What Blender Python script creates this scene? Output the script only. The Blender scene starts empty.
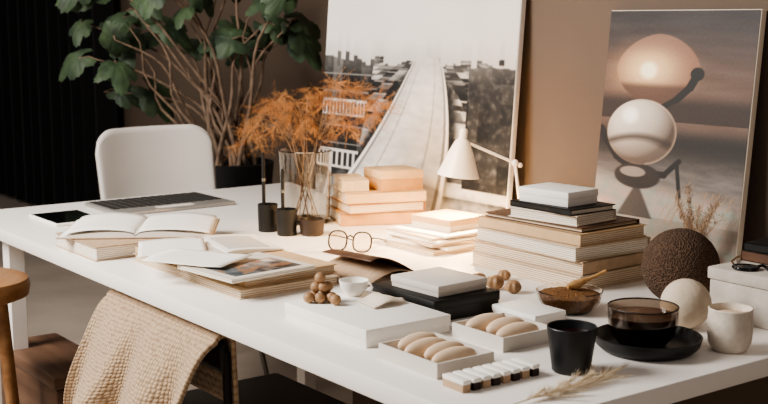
import bpy, bmesh, math, random
import numpy as np
from mathutils import Vector, Matrix, noise
random.seed(7)
pi=math.pi; sin=math.sin; cos=math.cos
TZ=0.75; CZ=1.31; F=1200.0; PITCH=math.radians(8.6)
# ------------------------------------------------ survey helpers (positions on real horizontal planes)
def ray(u,v):
    r=u-384.0; up=202.0-v
    return Vector((r, F*cos(PITCH)+up*sin(PITCH), -F*sin(PITCH)+up*cos(PITCH)))
def at(u,v,h=0.0):
    d=ray(u,v); k=(TZ+h-CZ)/d.z
    return Vector((d.x*k,d.y*k,TZ+h))
def aty(u,v,Y):
    d=ray(u,v); k=Y/d.y
    return Vector((d.x*k,Y,CZ+d.z*k))
C=at(500,430); L=at(-40,213)
A=(L-C); A.z=0; LEN=A.length; A.normalize()
Bv=Vector((A.y,-A.x,0)); R=math.atan2(Bv.y,Bv.x)
DEP=1.12
def TB(s,t,z=TZ):
    p=C+A*s+Bv*t; return Vector((p.x,p.y,z))
def s_for_u(u,t):
    lo,hi=-1.0,9.0
    for i in range(60):
        m=(lo+hi)/2; p=TB(m,t,TZ)
        dep=p.y*cos(PITCH)+(CZ-p.z)*sin(PITCH)
        uu=384+F*p.x/dep
        if uu>u: lo=m
        else: hi=m
    return lo
def corner(u,v,lx,ly,rot=None,h=0.0):
    rot=R if rot is None else rot
    p=at(u,v,h)
    q=Matrix.Rotation(rot,3,'Z')@Vector((lx/2,ly/2,0))
    return p+q
# ------------------------------------------------ materials
def lin(h):
    h=h.lstrip('#'); o=[]
    for i in (0,2,4):
        c=int(h[i:i+2],16)/255
        o.append(c/12.92 if c<=.04045 else ((c+.055)/1.055)**2.4)
    return (*o,1)
def mat(name,col,rough=.6,metal=0,var=.06,scale=8,bump=0,bscale=60,kind='noise',col2=None,trans=0,ior=1.45,emit=0,coat=0,sheen=0,sss=0,alpha=1):
    m=bpy.data.materials.new(name); m.use_nodes=True; nt=m.node_tree; N=nt.nodes; K=nt.links
    p=N['Principled BSDF']; c=lin(col)
    p.inputs['Roughness'].default_value=rough; p.inputs['Metallic'].default_value=metal
    p.inputs['Transmission Weight'].default_value=trans; p.inputs['IOR'].default_value=ior
    p.inputs['Coat Weight'].default_value=coat; p.inputs['Sheen Weight'].default_value=sheen
    p.inputs['Subsurface Weight'].default_value=sss; p.inputs['Alpha'].default_value=alpha
    tc=N.new('ShaderNodeTexCoord')
    nz=N.new('ShaderNodeTexNoise'); nz.inputs['Scale'].default_value=scale; nz.inputs['Detail'].default_value=5
    K.new(tc.outputs['Object'],nz.inputs['Vector'])
    rp=N.new('ShaderNodeValToRGB')
    d=lin(col2) if col2 else tuple(max(0,x*(1-var*3)) for x in c[:3])+(1,)
    rp.color_ramp.elements[0].position=.35; rp.color_ramp.elements[1].position=.65
    rp.color_ramp.elements[0].color=d; rp.color_ramp.elements[1].color=c
    K.new(nz.outputs['Fac'],rp.inputs['Fac']); K.new(rp.outputs['Color'],p.inputs['Base Color'])
    src=nz.outputs['Fac']
    if kind=='wood':
        mp=N.new('ShaderNodeMapping'); mp.inputs['Scale'].default_value=(1,.12,1)
        K.new(tc.outputs['Object'],mp.inputs['Vector']); K.new(mp.outputs['Vector'],nz.inputs['Vector'])
    if kind=='pages':
        w=N.new('ShaderNodeTexWave'); w.bands_direction='Z'; w.inputs['Scale'].default_value=70; w.inputs['Distortion'].default_value=.6
        K.new(tc.outputs['Object'],w.inputs['Vector']); K.new(w.outputs['Color'],rp.inputs['Fac']); src=w.outputs['Fac']
        rp.color_ramp.elements[0].position=0; rp.color_ramp.elements[1].position=1
    if bump:
        b=N.new('ShaderNodeBump'); b.inputs['Strength'].default_value=bump; b.inputs['Distance'].default_value=.004
        if kind=='knit':
            b.inputs['Distance'].default_value=.004
            w=N.new('ShaderNodeTexVoronoi'); w.inputs['Scale'].default_value=bscale; w.inputs['Randomness'].default_value=.35
            K.new(tc.outputs['UV'],w.inputs['Vector']); K.new(w.outputs['Distance'],b.inputs['Height'])
            b.invert=True
            K.new(w.outputs['Distance'],rp.inputs['Fac']); rp.color_ramp.elements[0].position=.25; rp.color_ramp.elements[1].position=.7
            rp.color_ramp.elements[0].color=c; rp.color_ramp.elements[1].color=d
        elif kind=='pages': K.new(src,b.inputs['Height'])
        elif kind=='cell':
            w=N.new('ShaderNodeTexVoronoi'); w.inputs['Scale'].default_value=bscale
            K.new(tc.outputs['Object'],w.inputs['Vector']); K.new(w.outputs['Distance'],b.inputs['Height'])
            K.new(w.outputs['Distance'],rp.inputs['Fac']); rp.color_ramp.elements[0].position=.1; rp.color_ramp.elements[1].position=.6
        else:
            n2=N.new('ShaderNodeTexNoise'); n2.inputs['Scale'].default_value=bscale; n2.inputs['Detail'].default_value=4
            K.new(tc.outputs['Object'],n2.inputs['Vector']); K.new(n2.outputs['Fac'],b.inputs['Height'])
        K.new(b.outputs['Normal'],p.inputs['Normal'])
    if emit:
        p.inputs['Emission Color'].default_value=c; p.inputs['Emission Strength'].default_value=emit
    return m
def vmat(name,rough=.55,coat=0):
    m=bpy.data.materials.new(name); m.use_nodes=True; N=m.node_tree.nodes
    p=N['Principled BSDF']; a=N.new('ShaderNodeVertexColor'); a.layer_name='Col'
    m.node_tree.links.new(a.outputs['Color'],p.inputs['Base Color'])
    p.inputs['Roughness'].default_value=rough; p.inputs['Coat Weight'].default_value=coat
    return m
M={}
M['table']=mat('white_lacquer','#f3ede6',.35,var=.01,scale=3)
M['wall']=mat('wall_paint','#6b5c50',.85,var=.05,scale=1.2,bump=.1,bscale=90)
M['floor']=mat('floor_concrete','#b3a699',.75,var=.06,scale=2.5,bump=.15,bscale=30)
M['curtain']=mat('black_velvet','#0b0a0c',.95,var=.1,sheen=.1)
M['white']=mat('white_card','#f2ede6',.6,var=.012)
M['cream']=mat('cream_card','#e6d8c6',.65,var=.02)
M['grey']=mat('pale_grey_card','#d3cbc2',.65,var=.02)
M['page']=mat('page_edges','#ead9c2',.8,kind='pages',col2='#b59c80',bump=.3)
M['pagew']=mat('white_page_edges','#f0e8dc',.8,kind='pages',col2='#cbbca8',bump=.3)
M['paper']=mat('white_paper','#f3eee6',.75,var=.012)
M['kraft']=mat('kraft_paper','#b78c5e',.75,var=.05,scale=30,bump=.1,bscale=200)
M['kraftl']=mat('pale_kraft','#cfae86',.7,var=.04,scale=30)
M['tan']=mat('tan_linen','#bda083',.8,var=.05,scale=60,bump=.2,bscale=300)
M['tanl']=mat('sand_linen','#d0bba0',.8,var=.04,scale=60,bump=.2,bscale=300)
M['orange']=mat('glow_rust_cloth','#a8754a',.75,var=.08,scale=40)  # orange tone carries the warm glow falling on the stacked books
M['brown']=mat('brown_leather','#5f4230',.55,var=.1,scale=20,bump=.15,bscale=120)
M['tort']=mat('dark_tortoiseshell','#2e1d13',.3,var=.15,scale=60,coat=.3)
M['cupbrown']=mat('dark_brown_stoneware','#2c201a',.5,var=.1,scale=30)
M['dbrown']=mat('dark_brown_wood','#33211a',.5,kind='wood',scale=25,col2='#20130f')
M['bench']=mat('brown_bench_wood','#6f5441',.5,kind='wood',scale=25,col2='#553d2e')
M['black']=mat('matte_black','#121110',.5,var=.08)
M['blackg']=mat('gloss_black','#0c0c0d',.12,var=.02)
M['blackc']=mat('black_ceramic','#17181a',.45,var=.1,bump=.1,bscale=80)
M['silver']=mat('silver_aluminium','#aaa6a1',.4,metal=.6,var=.02)
M['key']=mat('dark_grey_keys','#2c2a28',.6,var=.04)
M['shell']=mat('white_plastic','#e3dcd4',.45,var=.01)
M['steel']=mat('brushed_steel','#8a8782',.35,metal=1,var=.04)
M['bsteel']=mat('black_steel','#1a1614',.4,metal=.3)
M['woodo']=mat('amber_wood','#9f7650',.45,kind='wood',scale=30,col2='#7c5535')
M['spoon']=mat('pale_olive_wood','#c39a6a',.45,kind='wood',scale=60,col2='#a67c4e')
M['bead']=mat('wooden_bead','#a98460',.5,var=.12,scale=40)
M['throw']=mat('knitted_tan_wool','#bba184',.95,kind='knit',bump=1,bscale=105,col2='#8a7259',sheen=.3)
M['glass']=mat('clear_glass','#f4ede4',.02,trans=1,ior=1.3,var=0)
M['smoke']=mat('smoky_brown_glass','#ab9c8e',.04,trans=1,ior=1.4,var=0)
M['vglass']=mat('clear_vase_glass','#f8f3ec',.03,trans=1,ior=1.5,var=0)
M['tea']=mat('dark_tea','#2a130a',.08,var=.1,coat=.3)
M['murk']=mat('milky_tea','#65493a',.2,var=.15,scale=40,coat=.3)
M['grain']=mat('brown_grain','#8d6339',.9,var=.3,scale=260,bump=1,bscale=300,col2='#4e3219')
M['leaf']=mat('green_leaf','#4b5e41',.55,var=.2,scale=12,col2='#2e3c2d')
M['stem']=mat('woody_stem','#8a7462',.8,var=.15,scale=30)
M['soil']=mat('potting_soil','#1d1410',.95,var=.2,scale=60,bump=.6,bscale=120)
M['rust']=mat('rust_foliage','#c2915f',.8,var=.15,scale=14,col2='#9c683c')
M['pampas']=mat('pampas_plume','#e0cdb0',.9,var=.05,scale=20)
M['coral']=mat('brown_coral','#5a4536',.95,kind='cell',bump=.9,bscale=260,col2='#33261d')
M['stone']=mat('cream_stone','#d3c2ac',.85,var=.05,scale=40,bump=.15,bscale=160)
M['concrete']=mat('pale_concrete','#c4bab0',.85,var=.08,scale=18,bump=.35,bscale=90)
M['ceramic']=mat('speckled_ceramic','#ded2c3',.5,var=.05,scale=90,bump=.15,bscale=60)
M['biscuit']=mat('biscuit_wafer','#e3c8ab',.6,var=.05,scale=30)
M['lamp']=mat('white_enamel','#f1ece6',.35,var=.01)
M['bulb']=mat('warm_bulb','#ffb46a',.5,emit=12,var=0)
M['art']=vmat('printed_photograph',.6)
M['gold']=mat('brass','#b98b4c',.3,metal=1,var=.04)
# ------------------------------------------------ mesh helpers
def fin(bm,name,m,parent=None,loc=(0,0,0),rot=(0,0,0),smooth=True,ang=38,norm=True):
    if norm: bmesh.ops.recalc_face_normals(bm,faces=bm.faces)
    me=bpy.data.meshes.new(name); bm.to_mesh(me); bm.free()
    if smooth:
        me.polygons.foreach_set('use_smooth',[True]*len(me.polygons))
        try: me.set_sharp_from_angle(angle=math.radians(ang))
        except Exception: pass
    me.materials.append(m)
    o=bpy.data.objects.new(name,me); bpy.context.collection.objects.link(o)
    o.location=loc; o.rotation_euler=rot
    if parent: o.parent=parent
    return o
def tag(o,label,cat,group=None,kind=None):
    o['label']=label; o['category']=cat
    if group: o['group']=group
    if kind: o['kind']=kind
    return o
def thing(name,label,cat,loc,rz=0.0,group=None):
    e=bpy.data.objects.new(name,None); e.empty_display_size=.03
    bpy.context.collection.objects.link(e); e.location=loc; e.rotation_euler=(0,0,rz)
    return tag(e,label,cat,group)
def abox(bm,sx,sy,sz,cx=0,cy=0,z0=0,bev=0,seg=2,mx=None):
    r=bmesh.ops.create_cube(bm,size=1)
    vs=r['verts']
    for v in vs: v.co=Vector((v.co.x*sx+cx,v.co.y*sy+cy,(v.co.z+.5)*sz+z0))
    if bev:
        es=set(e for v in vs for e in v.link_edges)
        r=bmesh.ops.bevel(bm,geom=list(es),offset=bev,segments=seg,profile=.5,affect='EDGES')
        vs=list(set(vv for f in r['faces'] for vv in f.verts)|set(v for v in vs if v.is_valid))
    if mx: 
        for v in vs: v.co=mx@v.co
    return vs
def alathe(bm,prof,seg=48,cx=0,cy=0,mx=None):
    rings=[]
    for r,z in prof:
        if r<1e-6: v=bm.verts.new((cx,cy,z)); rings.append([v])
        else: rings.append([bm.verts.new((cx+r*cos(2*pi*i/seg),cy+r*sin(2*pi*i/seg),z)) for i in range(seg)])
    for a,b in zip(rings,rings[1:]):
        for i in range(seg):
            j=(i+1)%seg
            if len(a)==1 and len(b)==1: continue
            if len(a)==1: bm.faces.new((a[0],b[i],b[j]))
            elif len(b)==1: bm.faces.new((a[i],a[j],b[0]))
            else: bm.faces.new((a[i],a[j],b[j],b[i]))
    vs=[v for r in rings for v in r]
    if mx:
        for v in vs: v.co=mx@v.co
    return vs
def atube(bm,pts,rad,seg=8,closed=False):
    pts=[Vector(p) for p in pts]; n=len(pts)
    if not isinstance(rad,(list,tuple)): rad=[rad]*n
    rings=[]; prev=None
    for i,p in enumerate(pts):
        if closed: t=(pts[(i+1)%n]-pts[i-1])
        else: t=pts[min(i+1,n-1)]-pts[max(i-1,0)]
        t.normalize()
        if prev is None:
            ref=Vector((0,0,1)) if abs(t.z)<.9 else Vector((1,0,0))
            x=t.cross(ref).normalized()
        else: x=(prev-t*prev.dot(t)).normalized()
        prev=x; y=t.cross(x)
        rings.append([bm.verts.new(p+(x*cos(2*pi*k/seg)+y*sin(2*pi*k/seg))*rad[i]) for k in range(seg)])
    for i in range(n if closed else n-1):
        a=rings[i]; b=rings[(i+1)%n]
        for k in range(seg):
            bm.faces.new((a[k],a[(k+1)%seg],b[(k+1)%seg],b[k]))
    if not closed and seg>2:
        bm.faces.new(rings[0][::-1]); bm.faces.new(rings[-1])
def asheet(bm,f,nu,nv,uvs=None):
    g=[[bm.verts.new(f(i/nu,j/nv)) for j in range(nv+1)] for i in range(nu+1)]
    lay=bm.loops.layers.uv.new('UVMap') if uvs else None
    for i in range(nu):
        for j in range(nv):
            fc=bm.faces.new((g[i][j],g[i+1][j],g[i+1][j+1],g[i][j+1]))
            if uvs:
                for lp,(a,b) in zip(fc.loops,((i,j),(i+1,j),(i+1,j+1),(i,j+1))): lp[lay].uv=(a/nu*uvs[0],b/nv*uvs[1])
def aslab(bm,x0,x1,y0,y1,nx,ny,zt,zb=0):
    g=[[bm.verts.new((x0+(x1-x0)*i/nx,y0+(y1-y0)*j/ny,zt(x0+(x1-x0)*i/nx,y0+(y1-y0)*j/ny))) for j in range(ny+1)] for i in range(nx+1)]
    h=[[bm.verts.new((v.co.x,v.co.y,zb)) for v in r] for r in g]
    for i in range(nx):
        for j in range(ny):
            bm.faces.new((g[i][j],g[i+1][j],g[i+1][j+1],g[i][j+1])); bm.faces.new((h[i][j],h[i][j+1],h[i+1][j+1],h[i+1][j]))
    for i in range(nx):
        bm.faces.new((g[i][0],h[i][0],h[i+1][0],g[i+1][0])); bm.faces.new((g[i][ny],g[i+1][ny],h[i+1][ny],h[i][ny]))
    for j in range(ny):
        bm.faces.new((g[0][j],g[0][j+1],h[0][j+1],h[0][j])); bm.faces.new((g[nx][j],h[nx][j],h[nx][j+1],g[nx][j+1]))
def atray(bm,sx,sy,h,t,fl):
    def q(x,y,z): return [bm.verts.new((a*x/2,b*y/2,z)) for a,b in((-1,-1),(1,-1),(1,1),(-1,1))]
    o0=q(sx,sy,0); o1=q(sx,sy,h); i1=q(sx-2*t,sy-2*t,h); i0=q(sx-2*t,sy-2*t,fl)
    bm.faces.new(o0[::-1]); bm.faces.new(i0)
    for a,b in((o0,o1),(o1,i1),(i1,i0)):
        for k in range(4): bm.faces.new((a[k],a[(k+1)%4],b[(k+1)%4],b[k]))
def solid(o,t,off=0,sub=0):
    if sub:
        s=o.modifiers.new('sub','SUBSURF'); s.levels=sub; s.render_levels=sub
    s=o.modifiers.new('sol','SOLIDIFY'); s.thickness=t; s.offset=off
    return o
def nb(): return bmesh.new()
def paint(name,w,h,nu,nv,func,parent,loc=(0,0,0),rot=(0,0,0),blur=0):
    """flat picture in the XZ plane, origin at bottom centre, facing -Y"""
    me=bpy.data.meshes.new(name)
    vs=[((i/nu-.5)*w,0,j/nv*h) for j in range(nv+1) for i in range(nu+1)]
    fs=[(j*(nu+1)+i,j*(nu+1)+i+1,(j+1)*(nu+1)+i+1,(j+1)*(nu+1)+i) for j in range(nv) for i in range(nu)]
    me.from_pydata(vs,[],fs)
    ca=me.color_attributes.new('Col','FLOAT_COLOR','POINT')
    g=np.array([[func(i/nu,j/nv) for i in range(nu+1)] for j in range(nv+1)],dtype=np.float64)
    for q in range(1 if blur else 0):
        for ax in (0,1):
            pad=[(0,0)]*3; pad[ax]=(blur,blur); gp=np.pad(g,pad,mode='edge'); n=g.shape[ax]
            g=sum(np.take(gp,range(k,k+n),axis=ax) for k in range(2*blur+1))/(2*blur+1)
    g=np.clip(g,0,1.2)**2.2
    buf=np.ones(g.shape[:2]+(4,)); buf[...,:3]=g
    ca.data.foreach_set('color',buf.astype(np.float32).ravel())
    me.materials.append(M['art'])
    o=bpy.data.objects.new(name,me); bpy.context.collection.objects.link(o)
    o.parent=parent; o.location=loc; o.rotation_euler=rot
    return o
def book(name,label,sx,sy,h,cover,pages,loc,rz,group=None,spine='x+',cat='book',ct=.0022):
    e=thing(name,label,cat,loc,rz,group)
    bm=nb()
    abox(bm,sx,sy,ct,0,0,0); abox(bm,sx,sy,ct,0,0,h-ct)
    if spine=='x+': abox(bm,ct,sy,h,sx/2-ct/2,0,0)
    elif spine=='x-': abox(bm,ct,sy,h,-sx/2+ct/2,0,0)
    elif spine=='y-': abox(bm,sx,ct,h,0,-sy/2+ct/2,0)
    fin(bm,'cover',cover,e,smooth=False)
    bm=nb(); o=.004
    abox(bm,sx-2*o,sy-2*o,h-2*ct,0,0,ct)
    fin(bm,'page_block',pages,e,smooth=False)
    return e
def carton(name,label,sx,sy,h,m,loc,rz,lid=.5,group=None,m2=None):
    """box with a separate lid"""
    e=thing(name,label,'box',loc,rz,group)
    bm=nb(); abox(bm,sx-.003,sy-.003,h*.98,bev=.0012); fin(bm,'box_body',m2 or m,e)
    bm=nb(); abox(bm,sx,sy,h*lid,z0=h*(1-lid),bev=.0016); fin(bm,'box_lid',m,e)
    return e
# ================================================ ROOM
def struct(o,label): o['kind']='structure'; o['label']=label; o['category']='room'; return o
BL=DEP-.04            # canvases stand on this line
WT=BL+.02+.058        # wall face
sl=s_for_u(318,BL); sr=s_for_u(505,BL)
bm=nb(); abox(bm,14,14,.1,0,5,-.1); struct(fin(bm,'floor',M['floor'],smooth=False),'warm grey brown concrete floor')
def wallseg(name,s0,s1,t0,t1,label):
    bm=nb(); abox(bm,abs(t1-t0),abs(s1-s0),2.9,(t0+t1)/2,(s0+s1)/2,0)
    o=fin(bm,name,M['wall'],loc=(C.x,C.y,0),rot=(0,0,R),smooth=False); struct(o,label)
SC=sl-.1
wallseg('wall_back',-2.0,SC,WT,WT+.95,'taupe brown painted wall behind the table')
wallseg('wall_alcove',SC-.2,8.0,WT+.95,WT+1.07,'taupe brown painted wall of the recess')
bm=nb(); abox(bm,.014,abs(SC+2),.09,WT-.007,(SC-2)/2,0,bev=.003); struct(fin(bm,'baseboard_back',M['wall'],loc=(C.x,C.y,0),rot=(0,0,R)),'painted skirting board')
# curtain
s0=s_for_u(108,WT+.8)
bm=nb()
def cf(u,v):
    s=s0+u*3.6
    return Vector((WT+.82+.05*sin(s*34+.6*sin(s*9)),s,.02+v*2.7))
asheet(bm,cf,260,6)
o=fin(bm,'curtain',M['curtain'],loc=(C.x,C.y,0),rot=(0,0,R)); tag(o,'black floor length pleated fabric curtain','curtain')
bm=nb(); atube(bm,[(WT+.82,s0-.1,2.74),(WT+.82,s0+3.7,2.74)],.015,12)
o=fin(bm,'curtain_rod',M['bsteel'],loc=(C.x,C.y,0),rot=(0,0,R)); tag(o,'thin black metal rod carrying the curtain','curtain rod')
# ================================================ TABLE
tb=thing('table','long white lacquered work table with square legs','table',(C.x,C.y,0),R)
bm=nb(); abox(bm,DEP,LEN,.034,DEP/2,LEN/2,TZ-.034,bev=.003); fin(bm,'tabletop',M['table'],tb)
bm=nb()
for (x,y,a,b) in((DEP/2,.13,DEP-.2,.02),(DEP/2,LEN-.19,DEP-.2,.02),(.12,LEN/2,.02,LEN-.4),(DEP-.12,LEN/2,.02,LEN-.4)):
    abox(bm,a,b,.03,x,y,TZ-.064)
fin(bm,'apron',M['table'],tb,smooth=False)
for x,y in((.07,.13),(DEP-.07,.13),(.07,LEN-.24),(DEP-.07,LEN-.24)):
    bm=nb(); abox(bm,.045,.05,TZ-.035,0,0,0,bev=.0015); fin(bm,'leg',M['table'],tb,loc=(x,y,0),smooth=False)
# ================================================ WHITE CHAIR (behind)
def chair_white():
    p=TB(2.66,.885,0)
    e=thing('chair','white moulded shell chair behind the end of the table','chair',p,R)
    bm=nb()
    H=.48; W0=.225; rc=.085
    def f(u,v):
        x=2*u-1; w=W0+.012*v; z=v*H
        drop=0
        ex=abs(x)*w-(w-rc)
        if ex>0: drop=rc-math.sqrt(max(0,rc*rc-ex*ex))
        z=z*(H-drop)/H
        return Vector((x*w,.2+.07*v-.055*x*x,.44+z))
    asheet(bm,f,40,20); solid(fin(bm,'backrest',M['shell'],e,norm=False),.014)
    bm=nb()
    def g(u,v):
        x=2*u-1
        return Vector((x*.235*(1-.12*(1-v)**3),-.24+.45*v,.45-.02*(1-x*x)*sin(pi*v)-.03*(1-v)**4))
    asheet(bm,g,16,16); solid(fin(bm,'seat',M['shell'],e,norm=False),.016)
    for x,y in((-.19,-.18),(.19,-.18),(-.19,.18),(.19,.18)):
        bm=nb(); atube(bm,[(x*.8,y*.8,.435),(x*1.15,y*1.15,0)],[.013,.009],10); fin(bm,'leg',M['steel'],e)
chair_white()
# ================================================ BLACK CHAIR + THROW
def chair_black():
    e=thing('dining_chair','slim black chair pushed in under the table','chair',(C.x,C.y,0),R)
    sc=1.09; hw=.24
    bm=nb()
    def f(u,v):
        x=2*u-1
        return Vector((.041-.002*v,sc+x*hw,.62+.058*v))
    asheet(bm,f,24,6); solid(fin(bm,'backrest',M['black'],e,norm=False),.014,0)
    bm=nb(); abox(bm,.36,.42,.04,.27,sc+.02,.40,bev=.018,seg=4); fin(bm,'seat',M['black'],e)
    for x,y,dx,dy in((.045,sc-.235,.0,-.03),(.045,sc+.235,.0,.02),(.42,sc-.19,.03,-.01),(.42,sc+.19,.03,.01)):
        bm=nb(); atube(bm,[(x,y,.66 if x<.1 else .41),(x+dx,y+dy,0)],[.009,.008],10); fin(bm,'leg',M['bsteel'],e)
    for y in(sc-.235,sc+.235):
        bm=nb(); atube(bm,[(.045,y,.41),(.42,y*.9+sc*.1,.41)],.008,10); fin(bm,'seat_rail',M['bsteel'],e)
chair_black()
bm=nb()
def th(u,v):
    s0=1.105
    if v<.10:
        k=v/.10; t=.060; z=.55+.127*k; fl=0
    elif v<.18:
        k=(v-.10)/.08; a=pi*k; t=.040+.020*cos(a); z=.680+.016*sin(a); fl=0
    else:
        k=(v-.18)/.82; t=.020-.115*k**.55; z=.680-.52*k; fl=k
    W=.53*(1+.02*fl)
    x=u-.5
    s=s0+.055*fl+x*W+.010*sin(v*9+u*3)+.018*sin(u*2*pi*2.3+1)*min(1,fl*2)
    ph=u*2*pi*2.6+1.9*sin(v*2.3+.4)+.5
    r1=.5+.5*sin(ph); r2=.5+.5*sin(u*2*pi*5.1-v*3.5+1)
    fold=(.066*r1**1.4+.020*r2**1.5+.010*sin(v*17+u*7)*r1)*min(1,fl*2.4)**.75
    return Vector((t-fold, s, z-.12*x*x*fl-.018*sin(u*9)*fl))
asheet(bm,th,160,130,uvs=(.62,.80))
o=fin(bm,'throw_blanket',M['throw'],loc=(C.x,C.y,0),rot=(0,0,R),norm=False); solid(o,.010,sub=0)
tag(o,'soft tan knitted wool throw draped over a chair back','blanket')
# bench
p=TB(1.99,.13,0)
e=thing('storage_bench','brown wooden storage bench under the table end','bench',p,R)
bm=nb(); abox(bm,.17,.44,.32,0,0,.03,bev=.006); fin(bm,'bench_body',M['bench'],e)
bm=nb(); abox(bm,.19,.46,.035,0,0,.35,bev=.01); fin(bm,'bench_top',M['bench'],e)
for x in(-.06,.06):
    for y in(-.19,.19):
        bm=nb(); abox(bm,.04,.04,.03,x,y,0); fin(bm,'bench_foot',M['bench'],e,smooth=False)
# stool
p=Vector((-1.04,2.97,0))
e=thing('stool','round brown wood stool beside the table','stool',p,0)
bm=nb(); alathe(bm,[(0,.61),(.11,.61),(.135,.62),(.14,.645),(.135,.663),(.12,.67),(0,.67)],48); fin(bm,'seat',M['woodo'],e)
for i in range(4):
    a=pi/4+i*pi/2+.3
    bm=nb(); atube(bm,[(.09*cos(a),.09*sin(a),.612),(.15*cos(a),.15*sin(a),0)],[.016,.012],12); fin(bm,'leg',M['woodo'],e)
bm=nb(); atube(bm,[(.125*cos(2*pi*i/24),.125*sin(2*pi*i/24),.25) for i in range(24)],.008,8,closed=True); fin(bm,'footrest_ring',M['woodo'],e)
# ================================================ CANVASES
def fb(x,y,s=1,o=3):
    a=0;k=.5
    for i in range(o):
        a+=k*noise.noise(Vector((x*s,y*s,i*7.3))); s*=2; k*=.5
    return a
def sm(a,b,x):
    t=min(1,max(0,(x-a)/(b-a))); return t*t*(3-2*t)
def mix(a,b,k): return tuple(p*(1-k)+q*k for p,q in zip(a,b))
def city(u,v):
    H0=.60
    tall=noise.cell(Vector((u*40,0,0)))
    hv=H0+.006*fb(u,0,10)+.022*(tall-.4)+.022*sm(.30,.05,u)
    if v>hv:
        g=.86+.10*(v-.6)+.05*fb(u,v*2,4)-.08*sm(.1,0,v-hv); return (g,g*.965,g*.93)
    d=min(1,max(0,(H0-v)/H0))
    c=.585-.20*d**1.1+.03*sin(d*3)
    hwid=.065+.22*d**.9
    x=(u-c)/hwid; lat=abs(u-c)-hwid
    n=fb(u,v*1.5,26,4)
    row=math.log(d*26+1)*3.8; ri=math.floor(row); fy=row-ri
    sc=5/(.14+d)
    off=noise.cell(Vector((ri*3.1,5,1)))*7
    colx=(u-c)*sc+off; ci=math.floor(colx); fx=colx-ci
    h=.35+.5*noise.cell(Vector((ci,ri,4)))
    shade=.14+.44*noise.cell(Vector((ci,ri,9)))
    if fy<h:
        side=shade*.6
        wx=(fx*5)%1; wy=(fy*6)%1
        if .3<wx<.7 and .3<wy<.7: side*=.5
        if fx<.10: side*=.6
    else: side=shade*1.2+.12
    if abs(fy-h)<.06: side=.72
    side+=.16*n
    trees=.08+.50*max(0,fb(u+3,v,38,4)+.05)
    k=sm(.07,.02,lat)*sm(.06,.18,d)*sm(.9,.6,d); side=side*(1-k)+trees*k
    # terrace with dark building and a white balustrade at the left
    edge=.30-.10*d
    if u<edge and d<.86:
        b=.13+.16*n+.16*noise.cell(Vector((u*18,d*4,3)))
        if (u*26)%1<.42 and (d*8)%1<.5: b*=.45
        if (d*8)%1>.90: b=.46
        side=b
        for (d0,d1,fr) in((.30,.42,48),(.66,.80,30)):
            if d0<d<d1:
                tt=(d-d0)/(d1-d0)
                side=.80 if (tt<.16 or tt>.86 or (u*fr)%1<.38) else .12
    if u>.79 and .03<d<.8: side=trees*.8+.04+.10*noise.cell(Vector((u*20,d*8,3)))
    if d>.82:
        k=sm(.82,.92,d); side=side*(1-k)+(.50+.25*n)*k
    pth=.86+.12*fb(u*3,v*7,6)-.08*sm(.3,.9,abs(x))
    if abs(abs(x)-.52)<.025: pth-=.16
    if .90<abs(x)<.97: pth=.50
    if .97<=abs(x)<1.04: pth=.93
    k=sm(1.08,1.03,abs(x))
    g=side*(1-k)+pth*k
    haze=sm(.20,0,d)*.38; g=g*(1-haze)+.70*haze
    return (g,g*.96,g*.92)
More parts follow.
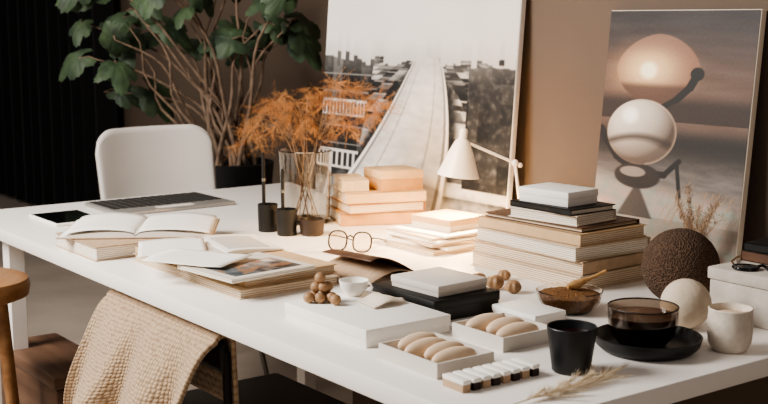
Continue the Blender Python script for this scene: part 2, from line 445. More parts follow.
def seascape(u,v):
    X=u*150+605; Y=12+(1-v)*262
    top=mix((.20,.175,.175),(.40,.31,.26),sm(12,95,Y)); 
    d=math.hypot((X-652)/66,(Y-76)/44); top=mix((1.0,.76,.52),top,sm(.0,1.0,d)**.6)
    top=tuple(q+.07*fb(X*.012,Y*.06,1.5,4) for q in top)
    if Y>128:
        k=sm(128,150,Y); g=.44+.14*fb(X*.02,Y*.09,2,4)
        low=mix((.12,.10,.09),(g,g*.92,g*.87),sm(146,190,Y)); c=mix(top,low,k)
        if Y>180: c=mix(c,(.70+.22*fb(X,Y,.08,4),.66,.61),.8*sm(180,200,Y-.12*(X-605)))
    else:
        c=top
        if Y>96: c=mix(c,(.17,.125,.105),.9*sm(96,112,Y))
    if Y>230: c=tuple(q*.88 for q in c)
    dx=abs(X-661)/44; dy=abs(Y-74)/38
    e=(dx**1.75+dy**1.75)
    if e<1.03:
        r=math.hypot((X-652)/48,(Y-74)/36)
        g=mix((1.0,.84,.62),(.56,.40,.31),sm(.05,1.05,r))
        if Y<62: g=mix(g,(.52,.41,.35),.5*sm(62,38,Y))
        if Y>86: g=mix(g,(.28,.19,.15),.75*sm(86,94,Y))
        g=mix((1.15,1.08,.9),g,sm(5,12,math.hypot(X-652,Y-75)))
        c=mix(g,c,sm(.94,1.03,e))
    def seg(x0,y0,x1,y1,r,col,c):
        px,py=X-x0,Y-y0; vx,vy=x1-x0,y1-y0; t=min(1,max(0,(px*vx+py*vy)/(vx*vx+vy*vy)))
        dd=math.hypot(px-vx*t,py-vy*t); return mix(col,c,sm(r-.8,r+.8,dd))
    dk=(.05,.04,.035)
    c=seg(701,80,696,91,4.0,dk,c); c=seg(696,91,684,104,3.6,dk,c); c=seg(684,104,664,117,3.0,dk,c)
    c=seg(606,140,613,152,3.4,dk,c); c=seg(613,152,626,169,3.8,dk,c); c=seg(626,169,650,184,4.0,dk,c); c=seg(650,184,678,184,3.4,dk,c); c=seg(678,184,692,168,2.6,dk,c)
    c=seg(690,170,696,206,1.8,dk,c)
    dd=math.hypot(X-702,Y-77); c=mix((.05,.04,.04),c,sm(6,7.5,dd))
    c=mix((.15,.12,.11),c,sm(.9,1.05,math.hypot((X-650)/25,(Y-188)/14)))
    c=mix((.58,.52,.47),c,sm(.8,1.05,math.hypot((X-645)/15,(Y-184)/6)))
    dd=math.hypot((X-650)/1.06,Y-141)
    if dd<37: 
        nx=(X-650)/37; ny=(Y-141)/35; nzz=math.sqrt(max(0,1-nx*nx-ny*ny))
        lam=max(0,-.45*nx-.55*ny+.70*nzz)
        g=mix((.30,.24,.20),(.94,.89,.82),lam**.8)
        hb=Y-(146+9*nx*nx)
        g=mix(g,(.17,.13,.11),.75*max(0,1-abs(hb)/6))
        if hb>4: g=mix(g,(.70,.62,.55),.40*sm(4,9,hb)*(nzz))
        g=mix((1.15,1.12,1.06),g,sm(2,13,math.hypot(X-637,Y-124)))
        g=mix(g,(.92,.80,.68),.55*sm(.45,.12,nzz)*(1 if nx>.2 else .3))
        c=mix(g,c,sm(34.2,35.8,dd))
    if 200<Y<232: c=mix(c,(.18,.155,.14),.8*sm(0,4,5+(Y-200)*.5-abs(X-651)))
    # dry grass blades in the print
    if 196<Y<236 and X>672:
        if abs(noise.noise(Vector(((X-.35*(236-Y))*.55,Y*.03,3))))<.07: c=mix(c,(.62,.50,.38),.7)
    n=.03*fb(X*.1,Y*.1,4); return tuple(q*.96+n for q in c)
def framed(name,label,s0,s1,h,func,nu,nv,edge,blur=0):
    w=abs(s1-s0); lean=math.asin((WT-BL-.022)/h)
    e=thing(name,label,'picture',TB((s0+s1)/2,BL,TZ+.0025),R-pi/2)
    e.rotation_euler=(-lean,0,R-pi/2)
    bm=nb(); abox(bm,w,.018,h,0,.0095,0,bev=.002); fin(bm,'canvas_frame',edge,e)
    paint('printed_picture',w-.004,h-.004,nu,nv,func,e,loc=(0,-.0006,.002),blur=blur)
    return e
framed('canvas_print','large pale canvas with a black and white city photograph',sl,sr,.74,city,500,460,M['white'],blur=1)
pl=s_for_u(589,BL); pr=s_for_u(734,BL)
framed('poster_board','sunset photograph print with reflective discs',pl,pr,.585,seascape,280,420,M['cream'],blur=0)
# ================================================ BACKGROUND PLANT
def plant():
    p=Vector((-.68,5.2,0))
    e=thing('potted_plant','tall leafy green plant in a black pot behind the chair','plant',p)
    bm=nb(); alathe(bm,[(0,0),(.15,0),(.165,.02),(.19,.6),(.2,.70),(.185,.705),(.175,.66),(0,.66)],48); fin(bm,'pot',M['blackc'],e)
    bm=nb(); alathe(bm,[(0,.655),(.176,.655),(.17,.67),(.08,.675),(0,.672)],32); fin(bm,'soil',M['soil'],e)
    bs=nb(); bl=nb()
    def leaf(o,d,n,size):
        d=d.normalized(); x=d.cross(n).normalized(); n=x.cross(d)
        K=44; ctr=bl.verts.new(o)
        ring=[];mid=[]
        for i in range(K+1):
            a=-pi*.86+2*pi*.86*i/K
            lob=.70+.30*abs(cos(a*2.6))**.7+.03*cos(a*23)
            r=size*lob*(1-.28*abs(a)/pi)
            px=sin(a)*r*.80; py=cos(a)*r*1.15+size*.12
            cup=-.45*size*(px/size)**2-.45*size*(py/size)**2
            ring.append(bl.verts.new(o+x*px+d*py+n*(cup+.03*size*cos(a*10))))
            mid.append(bl.verts.new(o+x*px*.5+d*py*.5+n*(cup*.2+.05*size)))
        for i in range(K):
            bl.faces.new((ctr,mid[i],mid[i+1])); bl.faces.new((mid[i],ring[i],ring[i+1],mid[i+1]))
    rnd=random.Random(11)
    tips=[(98,60,3),(125,12,3),(88,25,3),(165,35,2),(150,-30,2),(222,26,2),(262,26,3),(292,20,3),(230,-35,2),(180,-10,2),(104,92,2),(282,40,2),(250,-60,2),(300,-20,3),(95,-20,3),(115,40,1)]
    for k,(u,v,nl) in enumerate(tips):
        q=aty(u,v,5.2+rnd.uniform(-.28,.22))-p
        b0=Vector((rnd.uniform(-.10,.10),rnd.uniform(-.08,.08),.66))
        pts=[]
        for i in range(13):
            t=i/12
            m=b0.lerp(q,t); m.x=b0.x+(q.x-b0.x)*t**1.4; m.y=b0.y+(q.y-b0.y)*t**1.3; m.z+=.10*sin(pi*t)
            m.x+=.03*sin(t*7+k)*sin(pi*t)
            pts.append(m)
        atube(bs,pts,[.010*(1-.7*i/12) for i in range(13)],8)
        for j in range(nl):
            t=[1,.86,.93,.74,.6][j]; o=pts[int(12*t)]
            a=rnd.uniform(0,2*pi); d=Vector((cos(a),sin(a)*.6-.25,rnd.uniform(-1.0,.05)))
            o2=o+Vector((d.x,d.y,abs(d.z)*.2))*rnd.uniform(.05,.10)
            atube(bs,[o,o.lerp(o2,.5)+Vector((0,0,.012)),o2],.003,6)
            leaf(o2,d,Vector((rnd.uniform(-.5,.5),-.9,.6)),rnd.uniform(.075,.125))
    for k in range(8):
        a=k*.7; b0=Vector((.12*cos(a),.08*sin(a),.66)); q=Vector((rnd.uniform(-.42,.22),rnd.uniform(-.15,.1),rnd.uniform(1.1,1.5)))
        atube(bs,[b0.lerp(q,t/10)+Vector((.03*sin(t*1.1+k),0,0)) for t in range(11)],[.009-.0006*t for t in range(11)],8)
    fin(bs,'stem',M['stem'],e); fin(bl,'foliage',M['leaf'],e,norm=False)
plant()
# ================================================ LAPTOP
lw,ld=.385,.25
p=corner(119,217,lw,ld)
e=thing('laptop','slim silver laptop lying open flat with dark keys','laptop',p,R)
bm=nb(); abox(bm,lw,ld,.012,0,0,0,bev=.004,seg=3); fin(bm,'laptop_base',M['silver'],e)
bm=nb(); n=13
for r in range(7):
    for c in range(n):
        abox(bm,.0225,.0215,.002,-lw/2+.024+c*(lw-.048)/(n-1),.108-r*.0262,.0119,bev=.0005,seg=1)
fin(bm,'keys',M['key'],e,smooth=False)
bm=nb(); abox(bm,.12,.035,.0006,0,-.098,.0119,bev=.0002,seg=1); fin(bm,'trackpad',M['grey'],e)
# phone
p=corner(56,227,.15,.21)
e=thing('smartphone','large black screened smartphone with a pale frame on the table','phone',p,R)
bm=nb(); abox(bm,.15,.21,.008,0,0,0,bev=.0035,seg=3); fin(bm,'phone_body',M['white'],e)
bm=nb(); abox(bm,.138,.198,.0008,0,0,.0078,bev=.0002,seg=1); fin(bm,'phone_screen',M['blackg'],e)
# ---------------- paper group left
book('book','tan linen covered book under the open notebook',.22,.25,.034,M['tan'],M['pagew'],corner(96,262,.22,.25),R)
PF=corner(240,300,.245,.50)
book('portfolio_book','large sand coloured portfolio book at the bottom',.245,.50,.019,M['tanl'],M['page'],PF,R,'large flat portfolio books')
book('portfolio_book','large tan portfolio book on top of another',.235,.47,.019,M['kraftl'],M['page'],PF+Vector((.0,.01,.0195)),R+.05,'large flat portfolio books',spine='x-')
def magcover(u,v):
    g=.60+.25*fb(u*2,v*2,3)
    if .10<u<.92 and .10<v<.66:
        n=fb(u,v,7); g=.34+.6*n+.30*sm(.3,.6,v)
        c=(g*1.02,g*.93,g*.86)
        if u<.45: c=mix(c,(.30,.36,.40),.6*sm(.5,.3,u))
        if fb(u+5,v,5)>.12: c=mix(c,(.70,.48,.32),.6)
        return c
    if .78<v<.88 and .12<u<.62 and (u*22%1)<.75: return (.22,.19,.17)
    return (.84,.80,.75)
p=corner(232,284,.215,.20,R+.10,.040)
e=thing('magazine','magazine with a muted photographic cover','magazine',p,R+.10)
bm=nb(); abox(bm,.215,.20,.008,0,0,0,bev=.001,seg=1); fin(bm,'page_block',M['pagew'],e)
paint('magazine_cover',.215,.20,90,76,magcover,e,loc=(0,-.10,.0086),rot=(-pi/2,0,0))
def openbook(name,label,w,d,loc,rz,hgt=.013,cover=None,lifts=((.008,0),(.012,.01))):
    e=thing(name,label,'book',loc,rz)
    bm=nb()
    def zt(x,y):
        k=min(1,abs(x)/w); return .004+hgt*max(0,sin(pi*k**.55))**.9*(1-.15*sin(y*12))
    aslab(bm,-w,w,-d/2,d/2,40,6,zt,.0021); fin(bm,'pages',M['paper'],e)
    bm=nb(); abox(bm,2*w+.008,d+.008,.002,0,0,0); fin(bm,'cover',cover or M['tan'],e,smooth=False)
    for q,(lift,tw) in enumerate(lifts):
        bm=nb()
        def f(u,v):
            k=u; sg=1 if q==0 else -1
            return Vector((sg*k*w*(.98-.05*q),(v-.5)*d*.99,.006+hgt*1.18*max(0,sin(pi*k**.55))**.9+lift*k*sin(pi*k*.9)*(1+.5*(v-.5))+.0015))
        asheet(bm,f,20,6); solid(fin(bm,'loose_page',M['paper'],e,norm=False),.0004)
    return e
openbook('open_notebook','open flat notebook with blank white pages',.185,.26,at(142,229,.0355),math.radians(4),.009)
def magpage(u,v):
    if .08<u<.44 or .56<u<.92:
        if u<.44 and .48<v<.9: g=.35+.5*fb(u,v,9)+.15*v; return (g*1.0,g*.94,g*.88)
        if .12<v<.88 and (v*16%1)<.45: return (.66,.62,.58)
    return (.92,.89,.85)
MW=.14
mo=thing('open_magazine','thin open magazine with grey text and a photo','magazine',at(212,247,.0405),R-.2)
bm=nb()
aslab(bm,-MW,MW,-.105,.105,40,4,lambda x,y:.002+.006*max(0,sin(pi*min(1,abs(x)/MW)**.55)),0); fin(bm,'pages',M['paper'],mo)
pg=paint('printed_pages',2*MW-.004,.206,110,80,magpage,mo,loc=(0,-.103,.0),rot=(-pi/2,0,0))
for v in pg.data.vertices: v.co.y=-(.0027+.006*max(0,sin(pi*min(1,abs(v.co.x)/MW)**.55)))
for i,(u,v,a,w) in enumerate(((172,249,-.45,.15),(198,260,.5,.13))):
    bm=nb()
    def lf(x,y): return Vector(((x-.5)*w,(y-.5)*.2,.0012*(i+1)+.008*sin(pi*x)*(.4+y)*.5+.014*max(0,x-.7)+.010*max(0,.25-y)))
    asheet(bm,lf,14,8); o=solid(fin(bm,'loose_sheet',M['paper'],loc=at(u,v,.049+.0018*i),rot=(0,0,R+a),norm=False),.0006); tag(o,'loose curling white sheet on the magazines','paper','loose white sheets')
# ================================================ PEN HOLDERS
for (u,v,h,tip) in((268,231,.074,152),(287,235,.07,168)):
    p=at(u,v); e=thing('pen_cup','small matte black cup holding a black pen','pen holder',p,0,'black pen cups')
    bm=nb(); alathe(bm,[(0,0),(.024,0),(.026,.002),(.027,h),(.0235,h),(.023,.006),(0,.006)],36); fin(bm,'cup_body',M['black'],e)
    q=thing('pen','slim black pen standing in a black cup','pen',p+Vector((-.010,.0,.0065)),0,'black pens')
    top=aty(u,tip,p.y).z-p.z-.0065
    bm=nb(); alathe(bm,[(0,0),(.003,.004),(.0046,.012),(.005,top-.012),(.0038,top-.003),(0,top)],16); fin(bm,'pen_barrel',M['black'],q)
    bm=nb(); alathe(bm,[(.0052,top*.62),(.0058,top*.62+.002),(.0058,top*.62+.006),(.0052,top*.62+.008)],16); fin(bm,'pen_ring',M['steel'],q)
p=at(312,235); e=thing('small_cup','small dark brown stoneware cup','cup',p)
bm=nb(); alathe(bm,[(0,0),(.026,0),(.031,.005),(.034,.042),(.031,.044),(.028,.01),(0,.008)],40); fin(bm,'cup_body',M['cupbrown'],e)
bm=nb(); alathe(bm,[(0,.03),(.0292,.03),(.0292,.032),(0,.033)],32); fin(bm,'drink',M['tea'],e)
# ================================================ VASE + RUST PLANT
p=at(306,222)
e=thing('glass_vase','clear straight glass vase holding rust dried branches','vase',p)
bm=nb(); alathe(bm,[(0,0),(.062,0),(.067,.004),(.073,.19),(.0755,.202),(.0725,.204),(.0695,.19),(.0635,.014),(0,.012)],56); fin(bm,'vase_glass',M['vglass'],e)
e=thing('dried_branches','feathery rust orange dried branches in the vase','dried plant',p+Vector((0,0,.014)))
rn=random.Random(3)
bs=nb(); bf=nb()
def hair(o,d,l,w=.0009):
    d=d.normalized(); s=d.cross(Vector((rn.uniform(-1,1),rn.uniform(-1,1),rn.uniform(-1,1)))).normalized()*w
    m=o+d*l*.5+Vector((rn.uniform(-1,1),rn.uniform(-1,1),rn.uniform(-.3,1)))*l*.08
    a=bf.verts.new(o-s); b=bf.verts.new(o+s); c=bf.verts.new(m+s); dd=bf.verts.new(m-s); t=bf.verts.new(o+d*l)
    bf.faces.new((a,b,c,dd)); bf.faces.new((dd,c,t))
mains=[]
for k in range(8):
    a=k*pi/4+.3
    mains.append((Vector((.035*cos(a),.035*sin(a),0)),Vector((-.045*cos(a+.5),.03*sin(a),.21))))
targets=[(250,140),(262,116),(282,100),(310,94),(338,84),(362,90),(388,106),(352,128),(330,108),(300,122),(272,140),(318,138),(346,106),(290,110),(368,120),(246,130),(322,98),(300,142),(270,106),(382,104),(238,150),(256,152),(336,122),(285,130),(350,92),(334,140),(278,122),(310,108),(376,122),(354,140),(330,90),(384,116)]
for k,(u,v) in enumerate(targets):
    q=aty(u,v,p.y+rn.uniform(-.12,.12))-p-Vector((0,0,.014))
    b0,neck=min(mains,key=lambda m:(m[1].x*4-q.x)**2+(m[1].y*3-q.y)**2+rn.uniform(0,.004))
    pts=[neck.lerp(q,i/12)+Vector((0,0,.03*sin(pi*i/12)))+(neck-b0)*.15*sin(pi*i/12) for i in range(13)]
    atube(bs,pts,[.0012*(1-.6*i/12) for i in range(13)],6)
    dirn=(pts[-1]-pts[-3]).normalized()
    for j in range(22):
        t=rn.uniform(.5,1.0)**.7; o=pts[int(12*t)]
        d=(dirn*rn.uniform(.3,1.0)+Vector((rn.gauss(0,.75),rn.gauss(0,.75),rn.gauss(.0,.6)))).normalized()
        l=rn.uniform(.025,.075)
        hair(o,d,l,.00028)
        for h in range(36):
            tt=rn.uniform(.1,1.05); oo=o+d*l*tt
            dd=(d*1.2+Vector((rn.gauss(0,.8),rn.gauss(0,.8),rn.gauss(0,.8))))
            hair(oo,dd,rn.uniform(.007,.022)*(1.2-.6*tt),.00015)
for b0,neck in mains: atube(bs,[b0,b0.lerp(neck,.5),neck],[.0020,.0018,.0016],6)
fin(bs,'stem',M['stem'],e); fo=fin(bf,'foliage',M['rust'],e,norm=False,smooth=False); fo['kind']='stuff'
# ================================================ BOOK STACK BY THE VASE (warm glow put into the cover colours)
RA=math.radians(17)
z=0; base=corner(345,227,.235,.18,RA)
cols=[(M['kraft'],M['page'],.034,'brown kraft covered book',.235),(M['orange'],M['page'],.026,'rust orange cloth book with warm glow in its colour',.225),(M['kraftl'],M['page'],.030,'pale kraft book',.23)]
for i,(c,pg_,h,lb,w) in enumerate(cols):
    book('book',lb+' in the stack by the vase',w,.18-.005*i,h,c,pg_,base+Vector((.004*((i*7)%3-1),0,z)),RA+.07*((i*5)%3-1),'glow tinted books by the vase',spine='x+' if i%2 else 'y-')
    z+=h+.0004
off=Matrix.Rotation(RA,3,'Z')
carton('kraft_box','kraft cardboard box on the glow tinted books',.13,.13,.056,M['kraftl'],base+off@Vector((.046,-.01,0))+Vector((0,0,z)),RA+.1,.4,m2=M['kraft'])
book('small_book','small tan book lying beside the kraft box',.075,.14,.034,M['tanl'],M['page'],base+off@Vector((-.075,.01,0))+Vector((0,0,z)),RA-.04,spine='y-')
# ================================================ EYEGLASSES
p=at(350,252)
e=thing('eyeglasses','dark tortoiseshell eyeglasses standing on the table','glasses',p,math.radians(-20))
def ring(bm,cx,cz,r,y=0,tilt=.0,n=32,tr=.0022):
    def pt(i):
        a=2*pi*i/n; c,s=cos(a),sin(a); k=(abs(c)**2.6+abs(s)**2.6)**(-1/2.6)
        return (cx+r*c*k,y+tilt*r*s*k,cz+r*.98*s*k)
    atube(bm,[pt(i) for i in range(n)],tr,6,closed=True)
bm=nb()
for s in(-1,1): ring(bm,s*.032,.0265,.0238,0,.25)
atube(bm,[(-.008,.003,.036),(0,.002,.041),(.008,.003,.036)],.0022,6)
fin(bm,'glasses_frame',M['tort'],e)
for s in(-1,1):
    bm=nb(); atube(bm,[(s*.055,.003,.036),(s*.059,.008,.037),(s*.057,.06,.026),(s*.051,.11,.012),(s*.047,.135,.0035)],.002,6)
    fin(bm,'temple_arm',M['tort'],e)
    bm=nb(); v=[bm.verts.new((s*.032+.022*cos(a*pi/12),.25*.022*sin(a*pi/12),.0265+.0215*sin(a*pi/12))) for a in range(24)]; bm.faces.new(v)
    solid(fin(bm,'lens',M['glass'],e,smooth=False),.001)
# ================================================ PAPERS + BOX
z=0; pc=corner(436,256,.205,.215)
for i in range(6):
    a=R+[.0,.14,-.1,.06,-.04,.1][i]; h=[.010,.007,.008,.006,.006,.005][i]
    bm=nb(); abox(bm,.205-.006*i,.215-.004*i,h,bev=.0008,seg=1)
    tag(fin(bm,'paper_pad',M['paper'] if i%2 else M['page'],loc=pc+Vector((.005*((i*3)%4-1.5),.004*((i*5)%3-1),z)),rot=(0,0,a)),'pad of white and cream paper in a loose stack','paper','stacked paper pads')
    z+=h+.0004
carton('kraft_box','flat pale kraft box on the paper pads',.13,.14,.03,M['kraftl'],pc+Vector((.02,.016,z)),R+.1,.55,m2=M['cream'])
# ================================================ DESK LAMP
bp=TB(1.0,.985,TZ); Y=bp.y
e=thing('desk_lamp','small white articulated desk lamp with a cone shade','lamp',bp)
J=aty(515,163,Y)-bp; S=aty(466,142,Y-.01)-bp; T=aty(464,130,Y-.01)-bp; Bt=aty(458,176,Y-.01)-bp
bm=nb(); alathe(bm,[(0,0),(.050,0),(.052,.004),(.050,.012),(.02,.016),(.012,.024),(0,.024)],48); fin(bm,'lamp_base',M['lamp'],e)
bm=nb(); atube(bm,[(0,0,.02),J*1.0],.0042,12); fin(bm,'pole',M['lamp'],e)
bm=nb(); JJ=J+(J-S).normalized()*.014; atube(bm,[S,JJ],.0036,12); fin(bm,'arm',M['lamp'],e)
for q_,r_ in((J,.009),(JJ,.0065)):
    bm=nb(); bmesh.ops.create_uvsphere(bm,u_segments=16,v_segments=10,radius=r_,matrix=Matrix.Translation(q_)); fin(bm,'joint',M['lamp'],e)
ax=(T-Bt).normalized(); q=Vector((0,0,1)).rotation_difference(ax).to_matrix().to_4x4(); q.translation=Bt
bm=nb(); alathe(bm,[(.053,0),(.0515,.004),(.031,.060),(.018,.088),(.011,.094),(.010,.114),(.008,.119),(0,.120),(0,.116),(.007,.115),(.009,.092),(.0165,.085),(.0295,.059),(.050,.004),(.0522,0),(.053,0)],48,mx=q); fin(bm,'lamp_shade',M['lamp'],e)
bm=nb(); bmesh.ops.create_uvsphere(bm,u_segments=20,v_segments=12,radius=.013,matrix=q@Matrix.Translation((0,0,.042))); fin(bm,'bulb',M['bulb'],e)
LB=bp+(q@Vector((0,0,.016)))
# ================================================ RIGHT BOOK STACK
base=corner(587,294,.23,.35); z=0
base=base+A*.02
spec=[(.23,.35,.033,M['tanl'],M['page'],'x+',0),(.223,.34,.028,M['tan'],M['page'],'y-',.03),(.225,.33,.030,M['tanl'],M['pagew'],'x+',-.03),(.21,.315,.026,M['kraftl'],M['page'],'x-',.02),(.19,.29,.010,M['brown'],M['page'],'x+',.05)]
for w,d,h,c,pg_,sp,a in spec:
    book('book','wide sand toned book in the tall stack',w,d,h,c,pg_,base+Vector((0,0,z)),R+a,'large books under the white box',spine=sp); z+=h+.0004
tc=base+A*(-.03)+Bv*(-.02)
book('book','cream covered book near the top of the stack',.14,.19,.022,M['cream'],M['pagew'],tc+Vector((-.005,0,z)),R+.12,'small books on the stack'); z+=.0224
book('book','slim black book beneath the white box',.14,.185,.013,M['black'],M['pagew'],tc+Vector((-.005,0,z)),R+.02,'small books on the stack',spine='x-'); z+=.0134
carton('white_box','small white lidded box on top of the books',.105,.14,.032,M['white'],tc+Vector((-.014,0,z)),R+.1,.5)
# ================================================ SPHERES
def rough_ball(name,label,p,r,m,amp,sc,mode):
    bm=nb(); bmesh.ops.create_icosphere(bm,subdivisions=6,radius=r)
    for v in bm.verts:
        n=v.co.normalized()
        if mode=='cell':
            dd=noise.voronoi(n*sc)[0]; k=dd[1]-dd[0]; v.co+=n*(amp*(-sm(.0,.35,k)*1+.3*noise.noise(n*30)))
        else: v.co+=n*amp*noise.noise(n*sc)
    zmin=min(v.co.z for v in bm.verts)
    for v in bm.verts: v.co.z-=zmin
    o=fin(bm,name,m,loc=p,ang=180); tag(o,label,'decorative ball'); return o
rough_ball('decorative_ball','dark brown finely textured woven ball',at(679,304),.0765,M['coral'],.0006,26,'cell')
rough_ball('decorative_ball','small smooth cream stone ball',at(685,328),.046,M['stone'],.0003,5,'n')
# ================================================ CONCRETE BOX + ITEMS
cb=corner(797,338,.2,.2)
e=thing('storage_box','pale concrete textured square lidded box','box',cb,R)
bm=nb(); abox(bm,.195,.195,.074,0,0,0,bev=.003); fin(bm,'box_body',M['concrete'],e)
bm=nb(); abox(bm,.203,.203,.024,0,0,.0742,bev=.004); fin(bm,'box_lid',M['concrete'],e)
p=cb+Vector((-.05,-.02,.0987))
e=thing('sunglasses','glossy black round sunglasses on the concrete box','sunglasses',p,R-.9)
bm=nb()
for s in(-1,1): atube(bm,[(s*.03+.022*cos(2*pi*i/24),.022*sin(2*pi*i/24),.0035) for i in range(24)],.0033,6,closed=True)
atube(bm,[(-.01,.01,.0035),(0,.013,.006),(.01,.01,.0035)],.003,6); fin(bm,'glasses_frame',M['blackg'],e)
for s in(-1,1):
    bm=nb(); alathe(bm,[(0,.002),(.021,.002),(.02,.005),(0,.006)],24,cx=s*.03); fin(bm,'lens',M['blackg'],e)
    bm=nb(); atube(bm,[(s*.05,.008,.005),(s*.054,.04,.006),(s*.045,.09,.004),(s*.035,.115,.003)],.0022,6); fin(bm,'temple_arm',M['gold'],e)
nbk=cb+A*.045+Bv*.04
book('notebook','dark brown leather notebook on the concrete box',.09,.10,.02,M['brown'],M['page'],nbk+Vector((0,0,.0987)),R,spine='x-')
book('notebook','black leather notebook on the concrete box',.085,.095,.016,M['black'],M['page'],nbk+Vector((0,0,.1191)),R+.08,spine='x-')
# dried stems in bud vase behind ball
p=TB(s_for_u(692,1.02),1.02,TZ)
e=thing('bud_vase','slim sand stoneware bud vase','vase',p)
bm=nb(); alathe(bm,[(0,0),(.016,0),(.024,.012),(.026,.03),(.012,.06),(.01,.08),(.008,.08),(.009,.06),(.02,.03),(0,.01)],32); fin(bm,'vase_body',M['ceramic'],e)
e=thing('dried_grass','wispy dried grass stems in the bud vase','dried plant',p+Vector((0,0,.012)))
bs=nb(); bf=nb()
for k in range(14):
    q=Vector((rn.uniform(-.05,.05),rn.uniform(-.06,.0),rn.uniform(.12,.185)))
    pts=[Vector((q.x*(i/8)**2,q.y*(i/8)**2,q.z*i/8)) for i in range(9)]
    atube(bs,pts,.0007,5)
    for j in range(110):
        o=pts[rn.randint(5,8)]; hair(o+Vector((rn.gauss(0,.003),rn.gauss(0,.003),rn.gauss(0,.006))),Vector((rn.gauss(0,.6),rn.gauss(0,.6),rn.gauss(.8,.5))),rn.uniform(.006,.02),.0004)
fin(bs,'stem',M['tan'],e); fo=fin(bf,'seed_heads',M['tan'],e,norm=False,smooth=False)
# ================================================ RIGHT FRONT VESSELS
p=at(729,350); e=thing('ceramic_cup','cream speckled ceramic jar without handle','cup',p)
bm=nb()
alathe(bm,[(0,0),(.026,0),(.030,.003),(.0365,.016),(.0385,.034),(.0380,.054),(.0370,.066),(.0375,.0735),(.0360,.075),(.0345,.066),(.0350,.056),(.0345,.04),(.032,.02),(.0,.008)],64)
fin(bm,'cup_body',M['ceramic'],e)
bm=nb(); alathe(bm,[(0,.058),(.0340,.058),(.0334,.063),(.012,.068),(0,.067)],40); fin(bm,'foam',M['biscuit'],e)
p=at(647,350); e=thing('black_plate','round matte black tray plate with a raised rim','plate',p)
bm=nb(); alathe(bm,[(0,0),(.070,0),(.078,.003),(.088,.012),(.0915,.024),(.0925,.027),(.090,.028),(.087,.024),(.083,.014),(.074,.008),(0,.007)],72); fin(bm,'plate_body',M['blackc'],e)
p=at(642,345,.0075)
e=thing('glass_bowl','smoky glass bowl of murky tea on the black plate','glass bowl',p)
bm=nb(); alathe(bm,[(0,0),(.034,0),(.040,.003),(.054,.020),(.0595,.042),(.0600,.068),(.0585,.068),(.0580,.042),(.0528,.021),(.039,.0045),(0,.0035)],64); fin(bm,'bowl_glass',M['smoke'],e)
bm=nb(); atube(bm,[(.0593*cos(2*pi*i/64),.0593*sin(2*pi*i/64),.069) for i in range(64)],.0014,8,closed=True); fin(bm,'bowl_rim',M['cupbrown'],e)
bm=nb(); alathe(bm,[(0,.004),(.0385,.005),(.0522,.0215),(.0572,.042),(.0574,.054),(0,.054)],64); fin(bm,'tea',M['murk'],e)
p=at(571,371); e=thing('black_cup','matte black tapered tumbler with dark coffee','cup',p)
bm=nb(); alathe(bm,[(0,0),(.028,0),(.031,.003),(.0405,.074),(.0395,.0755),(.0375,.074),(.029,.006),(0,.005)],56); fin(bm,'cup_body',M['blackc'],e)
bm=nb(); alathe(bm,[(0,.061),(.0357,.061),(.0358,.062),(0,.062)],40); fin(bm,'coffee',M['tea'],e)
p=at(569,311); e=thing('glass_bowl','low clear glass bowl filled with brown grain','glass bowl',p)
bm=nb(); alathe(bm,[(0,0),(.038,0),(.044,.003),(.06,.022),(.065,.042),(.063,.043),(.058,.024),(.043,.006),(0,.004)],64); fin(bm,'bowl_glass',M['glass'],e)
bm=nb(); vs=alathe(bm,[(0,.0045),(.042,.0065),(.0565,.0238),(.0605,.034),(.052,.037),(.045,.0385),(.038,.040),(.03,.041),(.022,.042),(.015,.0425),(.008,.043),(0,.043)],96)
for v in vs:
    if v.co.z>.033: v.co.z+=.0022*noise.noise(v.co*300)
g=fin(bm,'grain',M['grain'],e); g['kind']='stuff'
bm=nb(); atube(bm,[(-.005,0,.042),(.01,.004,.044),(.045,.012,.054),(.078,.018,.066)],[.004,.010,.0035,.004],12)
o=fin(bm,'wooden_spoon',M['spoon'],loc=p+Vector((0,-.005,.008)),rot=(0,0,.15)); tag(o,'small pale wooden spoon resting in the grain bowl','spoon')
# ================================================ WHITE BOX CLUSTER
wb=corner(366,349,.19,.265)
carton('white_box','low wide white lidded box with a teacup on top',.19,.265,.033,M['white'],wb,R,.6)
zt_=.0334
p=at(354,295,zt_); e=thing('teacup','tiny white porcelain teacup on the white box','cup',p,-.5)
bm=nb(); alathe(bm,[(0,0),(.014,0),(.016,.002),(.026,.014),(.029,.03),(.0275,.03),(.0245,.015),(.013,.004),(0,.004)],48); fin(bm,'cup_body',M['white'],e)
bm=nb(); atube(bm,[(.027,0,.026),(.036,0,.027),(.041,0,.019),(.036,0,.010),(.024,0,.010)],.0022,8); fin(bm,'handle',M['white'],e)
beads=[(0,0,0),(.022,.004,0),(.011,.022,0),(-.012,.019,0),(.006,.010,.018),(-.008,.014,.018),(.0,.012,.036),(.030,-.016,0),(-.021,.001,0),(.014,.016,.018)]
p0=at(320,303,zt_)
for i,(x,y,z) in enumerate(beads):
    bm=nb(); r=.0108; bmesh.ops.create_uvsphere(bm,u_segments=20,v_segments=14,radius=r)
    for v in bm.verts: v.co.z*=.95
    o=fin(bm,'wooden_bead',M['bead'],loc=p0+Vector((x,y,z+r*.96))); tag(o,'round natural wooden bead piled on the white box','bead','wooden beads')
bm=nb()
def pf(u,v): return Vector(((u-.5)*.075,(v-.5)*.07*(1-.4*u),.002+.016*sin(pi*u)**2*(.4+.6*v)+.006*sin(v*5)*u))
asheet(bm,pf,16,12); o=solid(fin(bm,'paper_scrap',M['cream'],loc=at(383,303,zt_+.001),rot=(0,0,.5),norm=False),.0006); tag(o,'curled scrap of cream paper on the white box','paper')
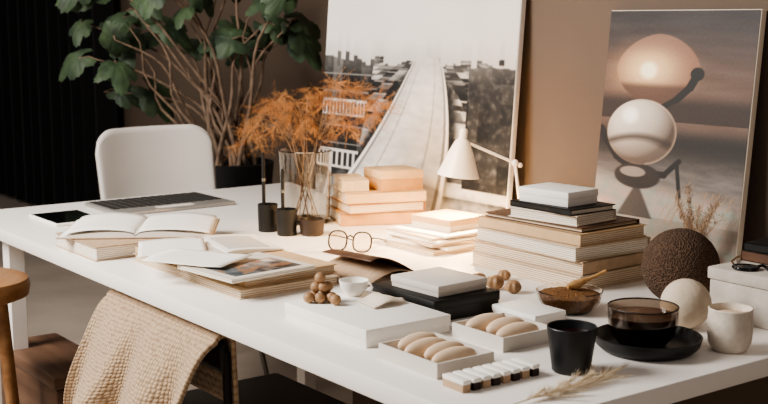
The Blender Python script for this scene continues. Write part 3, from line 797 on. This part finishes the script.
# black box + grey box
bb=corner(434,324,.165,.20)
carton('black_box','matte black rectangular lidded box',.165,.20,.042,M['black'],bb,R,.45)
carton('grey_box','pale grey flat box on the black box',.13,.14,.022,M['grey'],bb+A*-.008+Bv*.004+Vector((0,0,.0424)),R+.05,.6)
# curled kraft booklet
p=TB(.94,.475,TZ)
e=thing('kraft_booklet','curled brown kraft paper booklet lying open','booklet',p,R-.1)
bm=nb()
def kf(u,v):
    a=u*2.2; return Vector((.080-.14*u-.02*sin(a),(v-.5)*.22,.0015+.058*sin(u*pi*.62)**1.4*(1-.3*v)))
asheet(bm,kf,24,6); solid(fin(bm,'raised_cover',M['brown'],e,norm=False),.001)
bm=nb()
def kg(u,v): return Vector((.080-.17*u,(v-.5)*.22,.0015+.026*sin(u*pi)**1.2))
asheet(bm,kg,24,6); solid(fin(bm,'pages',M['tan'],e,norm=False),.001)
# ================================================ TRAYS WITH OVALS
def tray(label,c,sx,sy,n,rz):
    e=thing('display_tray',label,'tray',c,rz,'white trays of wafers')
    bm=nb(); atray(bm,sx,sy,.026,.003,.004); fin(bm,'tray_body',M['grey'],e,smooth=False)
    step=(sy-.014)/n
    for i in range(n):
        bm=nb(); bmesh.ops.create_uvsphere(bm,u_segments=28,v_segments=16,radius=1)
        for v in bm.verts:
            x=v.co.x; v.co=Vector((x*(sx*(.38-.03*(i%2))),v.co.y*(step*.50)*(1+.12*x),v.co.z*.017))
        y=-sy/2+.007+(i+.5)*step
        ww=Matrix.Rotation(rz,3,'Z')@Vector((.005*((i%2)*2-1),y,.0215))
        o=fin(bm,'wafer',M['biscuit'],loc=c+ww,rot=(0,0,rz))
        tag(o,'pale biscuit coloured oval egg shaped piece in a white tray','wafer','oval wafers')
tray('pale grey open tray holding oval wafers',corner(437,380,.12,.155),.12,.155,4,R)
tray('pale open tray of wafers behind another tray',corner(503,353,.125,.135),.125,.135,3,R)
carton('white_box','small flat white box behind the trays',.08,.12,.022,M['white'],corner(535,328,.08,.12),R,.5)
# blocks
d0=at(463,394)
for i in range(8):
    c=d0+Bv*(.0205*i+.009)+A*.026
    e=thing('wooden_block','small white topped wooden block in a row','block',c,R+.02*((i*5)%3-1),'row of small blocks')
    bm=nb(); abox(bm,.0155,.05,.012,bev=.0008,seg=1); fin(bm,'block_body',M['dbrown'] if i%2 else M['tan'],e)
    bm=nb(); abox(bm,.016,.051,.007,z0=.0121,bev=.0012); fin(bm,'block_top',M['white'],e)
# seed pods in front of stack
for i,(u,v,r) in enumerate(((478,285,.017),(495,289,.019),(513,293,.017),(504,280,.014))):
    p=at(u,v); bm=nb(); bmesh.ops.create_icosphere(bm,subdivisions=4,radius=r)
    for w in bm.verts:
        n=w.co.normalized(); w.co=w.co*(1+.10*sin(math.atan2(n.y,n.x)*7)*(1-n.z*n.z)); w.co.z*=.8
    zm=min(w.co.z for w in bm.verts)
    for w in bm.verts: w.co.z-=zm
    o=fin(bm,'seed_pod',M['bead'],loc=p,rot=(0,0,i),ang=180); tag(o,'ridged tan dried seed pod on the table','seed pod','dried seed pods')
# pampas lying at the front
bs=nb(); bf=nb()
a0=at(510,408); a1=at(608,380)
dv=(a1-a0)
pts=[dv*(i/12)+Vector((0,0,.004+.006*(i/12))) for i in range(13)]
atube(bs,pts,.0009,6)
sd=Vector((-dv.y,dv.x,0)).normalized()
for k in range(40):
    t0=rn.uniform(.12,.95); o0=dv*t0+Vector((0,0,.005)); ang=rn.gauss(0,.42)
    dr=(dv.normalized()+sd*ang+Vector((0,0,abs(rn.gauss(0,.12))))).normalized(); ln=rn.uniform(.03,.06)
    hair(o0,dr,ln,.0004)
    for j in range(85):
        tt=rn.uniform(.05,1); hair(o0+dr*ln*tt,dr*1.3+Vector((rn.gauss(0,.4),rn.gauss(0,.4),abs(rn.gauss(0,.3)))),rn.uniform(.006,.022),.00022)
e=thing('pampas_grass','wispy cream pampas plume lying on the table','dried grass',a0)
fin(bs,'stem',M['pampas'],e); fin(bf,'plume',M['pampas'],e,norm=False,smooth=False)
# ================================================ LIGHTS
def area(name,loc,tgt,size,power,col,sy=None):
    l=bpy.data.lights.new(name,'AREA'); l.size=size; l.energy=power; l.color=col
    if sy: l.shape='RECTANGLE'; l.size_y=sy
    o=bpy.data.objects.new(name,l); bpy.context.collection.objects.link(o); o.location=loc
    o.rotation_euler=(Vector(tgt)-Vector(loc)).to_track_quat('-Z','Y').to_euler(); return o
area('window_light',(-2.3,2.0,2.4),(0.2,2.7,.75),1.2,155,(1,.96,.91))
area('soft_fill',(1.6,-.6,2.6),(.3,2.6,.8),2.0,10,(1,.88,.78))
area('alcove_fill',(-1.9,4.2,2.5),(-.4,5.6,1.2),1.0,16,(1,.90,.80))  # added light without a visible source, lifts the recess wall and plant
def spot(name,loc,tgt,energy,col,ang,soft=.08):
    l=bpy.data.lights.new(name,'SPOT'); l.energy=energy; l.color=col; l.spot_size=math.radians(ang); l.spot_blend=1; l.shadow_soft_size=soft
    o=bpy.data.objects.new(name,l); bpy.context.collection.objects.link(o); o.location=loc
    o.rotation_euler=(Vector(tgt)-Vector(loc)).to_track_quat('-Z','Y').to_euler()
spot('warm_spot',(-.9,1.9,2.3),(.06,3.15,.80),400,(1,.66,.32),27)  # added unseen spot that makes the amber glow on books and branches
l=bpy.data.lights.new('lamp_bulb_light','POINT'); l.energy=18; l.color=(1,.66,.34); l.shadow_soft_size=.015
o=bpy.data.objects.new('lamp_bulb_light',l); bpy.context.collection.objects.link(o); o.location=LB
w=bpy.data.worlds.new('world'); bpy.context.scene.world=w; w.use_nodes=True
bg=w.node_tree.nodes['Background']; bg.inputs[0].default_value=(1,.92,.86,1); bg.inputs[1].default_value=.17
# ================================================ CAMERA
try:
    bpy.context.scene.view_settings.look='AgX - Medium High Contrast'
except Exception as ex: print(ex)
cam=bpy.data.cameras.new('camera'); cam.lens=56.25; cam.sensor_width=36
cam.dof.use_dof=True; cam.dof.focus_distance=2.5; cam.dof.aperture_fstop=7.5
co=bpy.data.objects.new('camera',cam); bpy.context.collection.objects.link(co)
co.location=(0,0,CZ); co.rotation_euler=(pi/2-PITCH,0,0)
bpy.context.scene.camera=co
